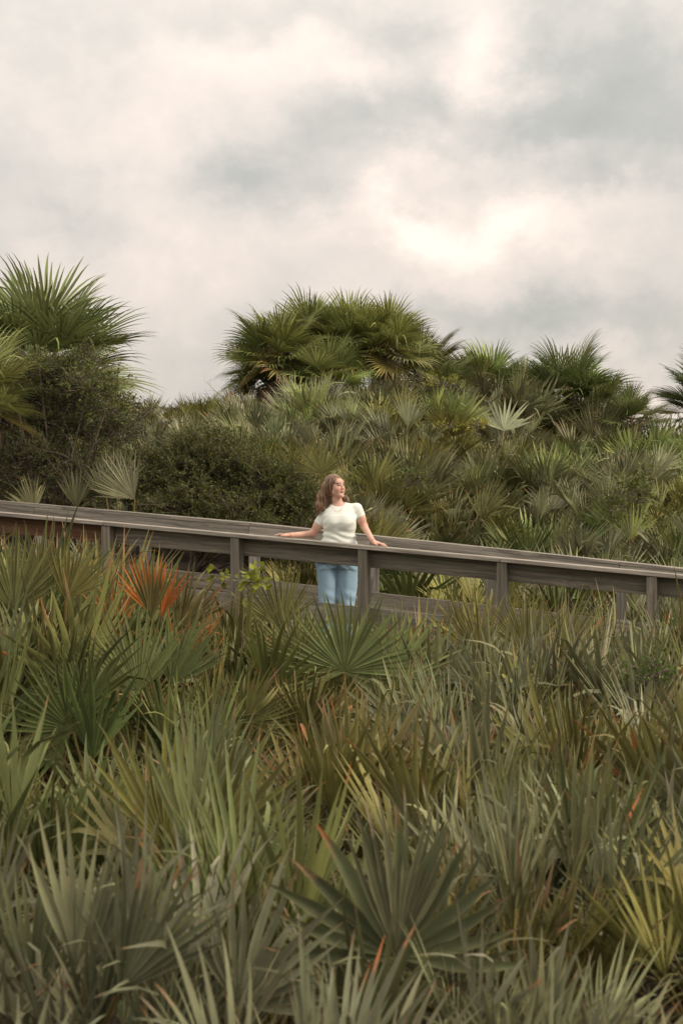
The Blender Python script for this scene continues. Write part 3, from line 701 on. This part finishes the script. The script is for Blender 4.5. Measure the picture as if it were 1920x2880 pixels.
# ------------------------------------------------------------------ the woman
PZ = 17.36; PS = F/PZ; PXC = 950
tp, npn = tn_of((PXC-960)/F*PZ, PZ)
DZ = capz(tp)-DECK
PR = Vector(((PXC-960)/F*PZ, PZ, DZ))
def q(px, py, y=0.0): return np.array([(px-PXC)/PS*(PZ+y)/PZ, y, (CAMZ+(1440-py)/F*(PZ+y))-DZ])
class Field:
    def __init__(s, xs, ys, zs):
        s.x, s.y, s.z = xs, ys, zs; s.d = np.full((len(xs), len(ys), len(zs)), .5, np.float32)
    def sl(s, lo, hi):
        r = []
        for a, l, h in ((s.x, lo[0], hi[0]), (s.y, lo[1], hi[1]), (s.z, lo[2], hi[2])):
            i0 = max(0, np.searchsorted(a, l)-1); i1 = min(len(a), np.searchsorted(a, h)+1); r.append(slice(i0, max(i1, i0)))
        return tuple(r)
    def grid(s, sl): return s.x[sl[0]][:, None, None], s.y[sl[1]][None, :, None], s.z[sl[2]][None, None, :]
    def put(s, lo, hi, fn, k=.01, op='u'):
        m = .05+k; sl = s.sl(np.array(lo)-m, np.array(hi)+m); X, Y, Z = s.grid(sl)
        if min(len(s.x[sl[0]]), len(s.y[sl[1]]), len(s.z[sl[2]])) == 0: return
        d = fn(X, Y, Z).astype(np.float32); a = s.d[sl]
        if op == 'u': h = np.clip(.5+.5*(a-d)/k, 0, 1); s.d[sl] = a*(1-h)+d*h-k*h*(1-h)
        else: d = -d; h = np.clip(.5-.5*(a-d)/k, 0, 1); s.d[sl] = a*(1-h)+d*h+k*h*(1-h)
    def cone(s, a, b, ra, rb, k=.01, op='u'):
        a = np.array(a, float); b = np.array(b, float); ab = b-a; L2 = ab@ab+1e-12; rm = max(ra, rb)
        def fn(X, Y, Z):
            t = np.clip(((X-a[0])*ab[0]+(Y-a[1])*ab[1]+(Z-a[2])*ab[2])/L2, 0, 1)
            return np.sqrt((X-a[0]-ab[0]*t)**2+(Y-a[1]-ab[1]*t)**2+(Z-a[2]-ab[2]*t)**2)-(ra+(rb-ra)*t)
        s.put(np.minimum(a, b)-rm, np.maximum(a, b)+rm, fn, k, op)
    def ell(s, c, r, k=.01, op='u', M3=None):
        c = np.array(c, float); r = np.array(r, float); Mi = np.eye(3) if M3 is None else np.array(M3)   # rows = local axes
        def fn(X, Y, Z):
            x, y, z = X-c[0], Y-c[1], Z-c[2]
            u = [(x*Mi[i][0]+y*Mi[i][1]+z*Mi[i][2]) for i in range(3)]
            k0 = np.sqrt(sum((u[i]/r[i])**2 for i in range(3))); k1 = np.sqrt(sum((u[i]/r[i]**2)**2 for i in range(3)))+1e-6
            return k0*(k0-1)/k1
        rr = r.max() if M3 is not None else r
        s.put(c-rr, c+rr, fn, k, op)
    def loft(s, keys, k=.02, ex=2.3):
        K = np.array(keys, float); K = K[np.argsort(K[:, 0])]
        def fn(X, Y, Z):
            z = np.clip(Z, K[0, 0], K[-1, 0]); cx, cy, rx, ry = (np.interp(z, K[:, 0], K[:, i]) for i in (1, 2, 3, 4))
            e = (np.abs((X-cx)/rx)**ex+np.abs((Y-cy)/ry)**ex)**(1/ex); d = (e-1)*np.minimum(rx, ry)
            dz = np.maximum(K[0, 0]-Z, Z-K[-1, 0]); return np.maximum(d, dz)
        lo = [(K[:, 1]-K[:, 3]).min(), (K[:, 2]-K[:, 4]).min(), K[0, 0]]; hi = [(K[:, 1]+K[:, 3]).max(), (K[:, 2]+K[:, 4]).max(), K[-1, 0]]
        s.put(lo, hi, fn, k)
    def net(s):
        d = s.d; ins = d < 0
        c = ins[:-1, :-1, :-1].astype(np.int8)
        for i in (0, 1):
            for j in (0, 1):
                for k in (0, 1):
                    if i+j+k: c = c+ins[i:d.shape[0]-1+i, j:d.shape[1]-1+j, k:d.shape[2]-1+k]
        act = (c > 0) & (c < 8); I, J, K = np.nonzero(act); n = len(I)
        vid = -np.ones(act.shape, np.int64); vid[I, J, K] = np.arange(n)
        acc = np.zeros((n, 3)); cnt = np.zeros(n)
        cor = [(i, j, k) for i in (0, 1) for j in (0, 1) for k in (0, 1)]
        for a in range(8):
            for b in range(a+1, 8):
                A_, B_ = cor[a], cor[b]
                if sum(abs(A_[m]-B_[m]) for m in range(3)) != 1: continue
                da = d[I+A_[0], J+A_[1], K+A_[2]]; db = d[I+B_[0], J+B_[1], K+B_[2]]
                w = (da < 0) != (db < 0); t = np.where(w, da/(da-db+1e-12), 0)
                pa = np.stack([s.x[I+A_[0]], s.y[J+A_[1]], s.z[K+A_[2]]], 1); pb = np.stack([s.x[I+B_[0]], s.y[J+B_[1]], s.z[K+B_[2]]], 1)
                acc += np.where(w[:, None], pa+(pb-pa)*t[:, None], 0); cnt += w
        V = acc/cnt[:, None]; Fs = []
        for axn in range(3):
            o_ = [slice(1, -1)]*3; o_[axn] = slice(0, -1) if False else slice(None, -1)
            a = ins[tuple(slice(1, -1) if m != axn else slice(0, d.shape[m]-1) for m in range(3))]
            b = ins[tuple(slice(1, -1) if m != axn else slice(1, d.shape[m]) for m in range(3))]
            for flip, msk in ((0, a & ~b), (1, ~a & b)):
                ii = np.array(np.nonzero(msk)).T
                if not len(ii): continue
                off = np.array([1 if m != axn else 0 for m in range(3)]); g = ii+off
                e1, e2 = [(1, 2), (2, 0), (0, 1)][axn]
                u1 = np.zeros(3, int); u1[e1] = 1; u2 = np.zeros(3, int); u2[e2] = 1
                qd = [vid[tuple((g-x).T)] for x in (u1+u2, u2, np.zeros(3, int), u1)]
                f = np.stack(qd if not flip else qd[::-1], 1); Fs.append(f)
        return V, np.concatenate(Fs)
# --- skin, cloth and hair materials
def attr_mat(name, rough, sss=0, spec=.4, fab=0):
    m, t, b = newmat(name); at = nd(t, 'ShaderNodeAttribute', attribute_name='leaf'); c = at.outputs['Color']
    if fab:
        tcn = t.nodes.new('ShaderNodeTexCoord'); n = noise(t, tcn.outputs['Object'], fab, 4, .6)
        c = mixc(t, 1.0, c, ramp(t, n, [(.3, .92), (.7, 1.0)]), 'MULTIPLY')
    t.links.new(c, b.inputs['Base Color']); b.inputs['Roughness'].default_value = rough; b.inputs['Specular IOR Level'].default_value = spec
    if sss: b.inputs['Subsurface Weight'].default_value = sss; b.inputs['Subsurface Radius'].default_value = (.012, .004, .002); b.inputs['Subsurface Scale'].default_value = 1.0
    return m
M_SKIN = attr_mat('skin', .5, .15); M_SHIRT = attr_mat('shirt_knit', .85, spec=.15, fab=60); M_JEANS = attr_mat('denim', .85, spec=.15, fab=45)
def hairmat():
    m, t, b = newmat('hair'); tcn = t.nodes.new('ShaderNodeTexCoord')
    n1 = noise(t, VM(t, 'MULTIPLY', tcn.outputs['Object'], (60, 60, 2.2)).outputs[0], 1, 4, .6)
    c = ramp(t, n1, [(.32, (.05, .024, .012)), (.46, (.13, .068, .035)), (.58, (.23, .135, .072)), (.74, (.38, .25, .14))])
    t.links.new(c, b.inputs['Base Color']); b.inputs['Roughness'].default_value = .42; return m
M_HAIR = hairmat()
# joints (local metres: x right in the picture, y away, z up from the deck)
t0 = lambda px, n: tof(px, n)
def capworld(px):
    tt = tof(px, .085); p = walk(tt, .085, capz(tt)); return np.array([p.x-PR.x, p.y-PR.y, p.z-PR.z])
hL = capworld(800); hR = capworld(1058)
shL = q(912, 1450, .02); shR = q(1003, 1430, .02)
elL = q(879, 1502, .04); wrL = q(818, 1509, hL[1]); wrL[2] = capworld(818)[2]+.026
elL[2] = max(elL[2], capworld(879)[2]+.02)
elR = q(1024, 1482, .03); wrR = q(1050, 1521, hR[1]+.01); wrR[2] = capworld(1050)[2]+.034
tor = lambda e: [(.76, -.005, .0, .19+e, .13+e), (.86, -.005, .01, .213+e, .145+e), (.95, .0, .01, .200+e, .134+e), (1.04, .012, .0, .168+e, .112+e), (1.12, .016, -.005, .156+e, .108+e),
                 (1.20, .016, -.02, .166+e, .122+e), (1.27, .012, -.012, .168+e, .116+e), (1.33, .01, .0, .150+e, .088+e), (1.37, .012, .01, .10+e, .065+e)]
# head frame
yaw = R(45); pit = R(3)
fw = np.array([math.sin(yaw)*math.cos(pit), -math.cos(yaw)*math.cos(pit), math.sin(pit)]); rt = np.array([math.cos(yaw), math.sin(yaw), 0.])  # her left side (picture: away, right)
roll = R(5); upv = np.cross(rt, fw)*1.0
if upv[2] < 0: upv = -upv
upv = upv*math.cos(roll)-rt*math.sin(roll)*0+np.array([-.06, 0, 0]); upv -= fw*(upv@fw); upv /= np.linalg.norm(upv); rt = np.cross(fw, upv); rt /= np.linalg.norm(rt)
HC = q(944, 1366, -.01)
def hp(a, b, c): return HC+rt*a+fw*b+upv*c
HM = np.array([rt, fw, upv])
xs = np.concatenate([np.arange(-.72, -.13, .0055), np.arange(-.13, .14, .0038), np.arange(.14, .52, .0055)])
ys = np.arange(-.66, .32, .0048)
zs = np.concatenate([np.arange(.55, 1.0, .009), np.arange(1.0, 1.40, .0055), np.arange(1.40, 1.76, .0036)])
B = Field(xs, ys, zs)
B.loft(tor(-.012), .02)
neckb = np.array([.012, .015, 1.36]); B.cone(neckb+[0, 0, -.05], hp(0, -.02, -.07), .062, .050, .03)
B.cone(shL, neckb+[-.03, 0, -.015], .045, .045, .04); B.cone(shR, neckb+[.03, 0, -.01], .045, .045, .04)
for sh, el, wr in ((shL, elL, wrL), (shR, elR, wrR)):
    B.cone(sh, el, .049, .037, .025); B.cone(el, wr, .037, .023, .02); B.ell((sh*.45+el*.55), (.045, .045, .05), .03)
B.ell(hp(0, -.018, .022), (.073, .092, .088), .01, 'u', HM)
B.ell(hp(0, .022, -.036), (.063, .062, .082), .03, 'u', HM)
for s in (-1, 1):
    B.cone(hp(s*.050, .0, -.058), hp(s*.012, .072, -.104), .022, .017, .025)
    B.ell(hp(s*.034, .058, -.040), (.027, .024, .028), .025, 'u', HM)
B.ell(hp(0, .074, -.106), (.020, .017, .016), .015, 'u', HM)
B.ell(hp(0, .066, .030), (.048, .020, .030), .02, 'u', HM)
for s in (-1, 1): B.ell(hp(s*.030, .096, .004), (.017, .014, .011), .012, 'c', HM)
for s in (-1, 1): B.ell(hp(s*.030, .078, .002), (.0135, .011, .0085), .004, 'u', HM)
B.cone(hp(0, .084, .008), hp(0, .100, -.028), .0075, .0105, .012)
for s in (-1, 1): B.ell(hp(s*.010, .098, -.034), (.0075, .009, .007), .006, 'u', HM)
B.ell(hp(0, .090, -.060), (.020, .010, .0055), .007, 'u', HM); B.ell(hp(0, .087, -.071), (.017, .010, .0065), .006, 'u', HM)
for s in (-1, 1):
    B.ell(hp(s*.073, -.008, -.012), (.008, .016, .028), .006, 'u', HM); B.ell(hp(s*.072, .0, -.036), (.006, .008, .010), .004, 'u', HM)
def hand(Fd, wr, tip, thumb_side, down, spread=1.0):
    """palm down on the handrail; tip = where the middle finger ends"""
    ax_ = tip-wr; L_ = np.linalg.norm(ax_); ax_ = ax_/L_; side = np.cross(ax_, [0, 0, 1.]); side /= np.linalg.norm(side)
    if side@np.array(thumb_side) < 0: side = -side
    up_ = np.cross(side, ax_); up_ *= np.sign(up_[2])
    pc = wr+ax_*.048; Fd.ell(pc, (.050, .040, .0155), .012, 'u', np.array([ax_, side, up_])); Fd.cone(wr, pc, .021, .016, .012)
    for i, (off, ln, r) in enumerate(((.030, .068, .0082), (.010, .078, .0085), (-.010, .072, .0082), (-.029, .056, .0074))):
        k0 = wr+ax_*(.085-.004*abs(i-1))+side*off*.95+up_*.003; d1 = ax_+side*off*3.2*spread
        d1 /= np.linalg.norm(d1); k1 = k0+d1*ln*.42+up_*.004; k2 = k1+d1*ln*.33-up_*.006; k3 = k2+d1*ln*.25-up_*.006
        Fd.cone(k0, k1, r*1.05, r, .003); Fd.cone(k1, k2, r, r*.93, .003); Fd.cone(k2, k3, r*.93, r*.78, .003)
    a = wr+ax_*.022+side*.026-up_*.004; b = a+ax_*.034+side*.026-up_*.002; c = b+ax_*.028+side*.006-up_*.003
    Fd.cone(a, b, .0125, .0105, .01); Fd.cone(b, c, .0105, .008, .003)
tipL = capworld(771)+[0, 0, .012]; tipR = capworld(1077)+[0, -.03, .012]
hand(B, wrL, wrL+(tipL-wrL)/np.linalg.norm(tipL-wrL)*.17, (0, -1, 0), 0)
tipRv = tipR-wrR; hand(B, wrR, wrR+tipRv/np.linalg.norm(tipRv)*.17, (0, -1, 0), 0)
V, Fc = B.net()
def hl(V):
    d = V-HC; return d@rt, d@fw, d@upv
a_, b_, c_ = hl(V)
C = np.tile(np.array([.60, .36, .27, 1.]), (len(V), 1))
def blend(msk, col):
    global C
    msk = np.clip(msk, 0, 1)[:, None]; C[:, :3] = C[:, :3]*(1-msk)+np.array(col)*msk
inh = (np.abs(c_) < .14) & (b_ > .03)
for s in (-1, 1): blend(1.2*np.exp(-(((a_-s*.042)/.02)**2+((c_+.035)/.018)**2+((b_-.07)/.04)**2))*.55, (.52, .17, .12))
blend((inh & (((a_/.021)**2+((c_+.065)/.0115)**2) < 1) & (b_ > .075))*.65, (.45, .15, .12))
for s in (-1, 1):
    blend((inh & ((((a_-s*.031)/.0165)**2+((c_-.003)/.0062)**2) < 1))*.85, (.07, .045, .035))
    arc = .021-((np.abs(a_)-.030)/.024)**2*.005
    blend((inh & (np.abs(np.abs(a_)-.031) < .021) & (np.abs(c_-arc) < .0036))*.75, (.10, .05, .028))
for e in (elL, elR): blend(np.exp(-((V-e-[0, -.03, 0])**2).sum(1)/.03**2)*.6, (.50, .16, .11))
for e in (wrL, tipL, tipR, wrR): blend(np.exp(-((V-e)**2).sum(1)/.05**2)*.25, (.60, .27, .20))
WM = empty('person', PR, 'woman with long brown hair, white tee and blue jeans leaning on the railing', 'person')
link('body', mesh('body', V, Fc, M_SKIN, None, True, C), WM)
# --- shirt
T = Field(np.arange(-.34, .38, .006), np.arange(-.22, .24, .006), np.arange(.86, 1.47, .006))
T.loft(tor(.003), .02)
T.cone(neckb+[0, .0, -.03], neckb+[0, 0, -.005], .075, .068, .02)
for c, sh in ((-1, shL), (1, shR)): T.cone(sh+[-c*.03, 0, -.012], neckb+[c*.045, 0, -.012], .058, .060, .03)
for s in (-1, 1): T.ell((.012+s*.062, -.088, 1.205), (.070, .060, .066), .05)
X, Y, Z_ = T.x[:, None, None], T.y[None, :, None], T.z[None, None, :]
# sleeves: cut square at the cuff, then melted into the body of the shirt
for sh, el, c in ((shL, elL, -1), (shR, elR, 1)):
    T2 = Field(T.x, T.y, T.z); m_ = sh+(el-sh)*.62; T2.cone(sh, m_, .056, .056, .02)
    ax_ = (el-sh)/np.linalg.norm(el-sh); e = sh+(el-sh)*.47
    pl = ((X-e[0])*ax_[0]+(Y-e[1])*ax_[1]+(Z_-e[2])*ax_[2])
    d2 = np.maximum(T2.d, pl); k = .022; h = np.clip(.5+.5*(T.d-d2)/k, 0, 1); T.d = (T.d*(1-h)+d2*h-k*h*(1-h)).astype(np.float32)
nk = (Z_-(1.385+.0*X))+.42*((-Y))*0
ncut = np.sqrt(((X-.0)/.076)**2+((Y+.015)/.085)**2+((Z_-1.425)/.070)**2)-1
T.d = np.maximum(T.d, -ncut*.07)
T.d = np.maximum(T.d, .885-Z_)
# soft folds at the waist
fold = .0045*np.sin(Z_*95+X*22+np.sin(X*17)*1.6)*np.exp(-((Z_-1.06)/.07)**2)+.003*np.sin(Z_*60-X*45)*np.exp(-((Z_-1.15)/.05)**2)
fold = fold+.003*np.sin((X*1.2-Z_)*80)*np.exp(-((np.abs(X-.01)-.15)/.04)**2)*np.exp(-((Z_-1.27)/.06)**2)
T.d = T.d+fold.astype(np.float32)
V, Fc = T.net(); C = np.tile(np.array([.74, .77, .71, 1.]), (len(V), 1))
link('shirt', mesh('shirt', V, Fc, M_SHIRT, None, True, C), WM)
# --- jeans
J = Field(np.arange(-.28, .28, .008), np.arange(-.22, .24, .008), np.arange(.04, 1.03, .009))
J.loft([(.74, -.005, .0, .20, .135), (.80, -.006, .008, .218, .148), (.87, -.006, .012, .222, .15), (.95, -.0, .01, .208, .138), (1.0, .003, .005, .19, .128)], .03)
X, Y, Z_ = J.x[:, None, None], J.y[None, :, None], J.z[None, None, :]
J.cone((-.106, .0, .76), (-.100, .0, .47), .113, .094, .03); J.cone((-.100, .0, .47), (-.10, .01, .07), .094, .088, .02)
J.cone((.098, .0, .76), (.092, .0, .47), .113, .094, .03); J.cone((.092, .0, .47), (.095, .01, .07), .094, .088, .02)
J.cone((-.004, -.175, .70), (-.003, -.175, .30), .075, .09, .04, 'c')
J.d = J.d+(.003*np.sin(Z_*70+np.abs(X)*60)*np.exp(-((Z_-.76)/.05)**2)+.003*np.sin(Z_*55+X*30)*np.exp(-((Z_-.45)/.1)**2)).astype(np.float32)
J.d = np.maximum(J.d, Z_-.995); J.d = np.maximum(J.d, .075-Z_)
V, Fc = J.net()
C = np.tile(np.array([.30, .44, .56, 1.]), (len(V), 1)); seam = np.exp(-((V[:, 0]+.003)/.012)**2)*(V[:, 2] > .55)*.5
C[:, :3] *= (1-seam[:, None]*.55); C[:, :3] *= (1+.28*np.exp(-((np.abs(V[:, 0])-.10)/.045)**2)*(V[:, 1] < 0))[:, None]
cz = np.exp(-((np.abs(V[:, 0]+.003)-(V[:, 2]-.70)*1.5)/.010)**2)*(V[:, 2] > .70)*(V[:, 2] < .80)*(V[:, 1] < 0); C[:, :3] *= (1-.35*cz[:, None])  # hip creases: the shade of the folds painted into the denim colour
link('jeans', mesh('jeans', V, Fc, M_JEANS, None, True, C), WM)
M_SHOE = simple_noise_mat('white_canvas', (.55, .53, .5), (.65, .63, .6), 20, .8, bump=0)
for s in (-1, 1):
    Sf = Field(np.arange(-.20, .20, .007), np.arange(-.26, .14, .007), np.arange(-.02, .15, .006))
    Sf.cone((s*.1, .05, .045), (s*.115, -.13, .035), .042, .036, .02); Sf.cone((s*.1, .03, .06), (s*.1, .02, .11), .045, .045, .02)
    Sf.d = np.maximum(Sf.d, .002-Sf.z[None, None, :]); V, Fc = Sf.net(); link('shoe', mesh('shoe', V, Fc, M_SHOE), WM)
# --- hair
Hf = Field(np.arange(-.32, .20, .0048), np.arange(-.16, .22, .0048), np.arange(1.22, 1.75, .0048))
Hf.ell(hp(0, -.030, .030), (.089, .100, .092), .01, 'u', HM)
Hf.ell(hp(-.060, -.045, -.03), (.035, .062, .085), .03, 'u', HM)      # the side that faces the camera
Hf.ell(hp(.060, -.04, -.03), (.030, .060, .085), .03, 'u', HM)
s1 = [q(915, 1372, .0), q(903, 1398, .0), q(897, 1422, -.01), q(893, 1441, -.02)]
Hf.cone(s1[0], s1[1], .046, .040, .04); Hf.cone(s1[1], s1[2], .040, .032, .04); Hf.cone(s1[2], s1[3], .032, .012, .04)
s2 = [q(924, 1385, .03), q(914, 1412, .02), q(911, 1434, -.03)]
Hf.cone(s2[0], s2[1], .045, .036, .03); Hf.cone(s2[1], s2[2], .036, .018, .03)
s3 = [q(945, 1390, .10), q(972, 1402, .08), q(980, 1411, .05)]
Hf.cone(s3[0], s3[1], .045, .024, .03); Hf.cone(s3[1], s3[2], .024, .012, .02)
# carve the face and neck clear
for (c, r) in ((hp(0, .080, -.035), (.074, .068, .085)), (hp(-.025, .075, -.045), (.060, .066, .085)), (hp(0, .085, .015), (.052, .05, .048))): Hf.ell(c, r, .012, 'c', HM)
Hf.ell(hp(-.062, .022, -.085), (.036, .040, .050), .012, 'c', HM)
X, Y, Z_ = Hf.x[:, None, None], Hf.y[None, :, None], Hf.z[None, None, :]
wv = (X+.35*Y)*1.0+.16*(Z_-1.45)
Hf.d = Hf.d+(.0016*np.sin(wv*210+np.sin(Z_*7)*.6)+.0016*np.sin(wv*120+2)).astype(np.float32)*np.clip((1.66-Z_)/.1, .25, 1)
V, Fc = Hf.net(); hair = link('hair', mesh('hair', V, Fc, M_HAIR), WM)
r = np.random.default_rng(2); paths = []
for k in range(420):     # loose locks give the soft outline
    th = r.uniform(-1, 1); st_ = hp(-.05+.03*th-.03*r.random(), -.045+.05*r.uniform(-1, 1), .06*r.uniform(-.6, 1.1))
    en = q(r.uniform(886, 925), r.uniform(1418, 1452), r.uniform(-.06, .05)); md = (st_+en)/2+np.array([r.uniform(-.045, .0), r.uniform(-.03, .03), .02])
    pts = [(1-u)**2*st_+2*u*(1-u)*md+u*u*en+np.array([math.sin(u*7+k)*.004, 0, 0]) for u in np.linspace(0, 1, 8)]
    paths.append((pts, .0030, .0008))
V, Fc = tubes(paths, 4); link('locks', mesh('locks', V, Fc, M_HAIR), hair)
# --- jewellery
M_GOLD, t_, b_ = newmat('gold'); b_.inputs['Base Color'].default_value = (.7, .45, .2, 1); b_.inputs['Metallic'].default_value = .9; b_.inputs['Roughness'].default_value = .3
M_PEARL, t_, b_ = newmat('pearl'); b_.inputs['Base Color'].default_value = (.75, .72, .64, 1); b_.inputs['Roughness'].default_value = .2
ear = hp(-.078, .004, -.046)
E = Field(np.arange(-.03, .03, .002), np.arange(-.03, .03, .002), np.arange(-.06, .02, .002))
for dz, rr in ((0, .004), (-.012, .0045), (-.024, .0048), (-.037, .0065)): E.ell((0, 0, dz), (rr, rr, rr*1.2), .002)
V, Fc = E.net(); link('earring', mesh('earring', V+ear+[0, -.006, -.004], Fc, M_PEARL), WM)
npth = []
for u in np.linspace(0, 1, 15):
    px = 932+(965-932)*u; py = 1427+14*(1-abs(u*2-1)**1.2)+(-6 if u > .95 else 0)
    npth.append(q(px, py, -.118-.014*(1-abs(u*2-1))))
V, Fc = tubes([(npth, .0016, .0016)], 4); link('necklace', mesh('necklace', V, Fc, M_GOLD), WM)
ax_ = (wrR-elR)/np.linalg.norm(wrR-elR); s_ = np.cross(ax_, [0, 1, 0]); s_ /= np.linalg.norm(s_); u_ = np.cross(ax_, s_); cpt = wrR-ax_*.01
V, Fc = tubes([([cpt+s_*math.cos(a)*.0265+u_*math.sin(a)*.0265 for a in np.linspace(0, 2*math.pi, 18)], .0022, .0022)], 4)
link('bracelet', mesh('bracelet', V, Fc, M_GOLD), WM)
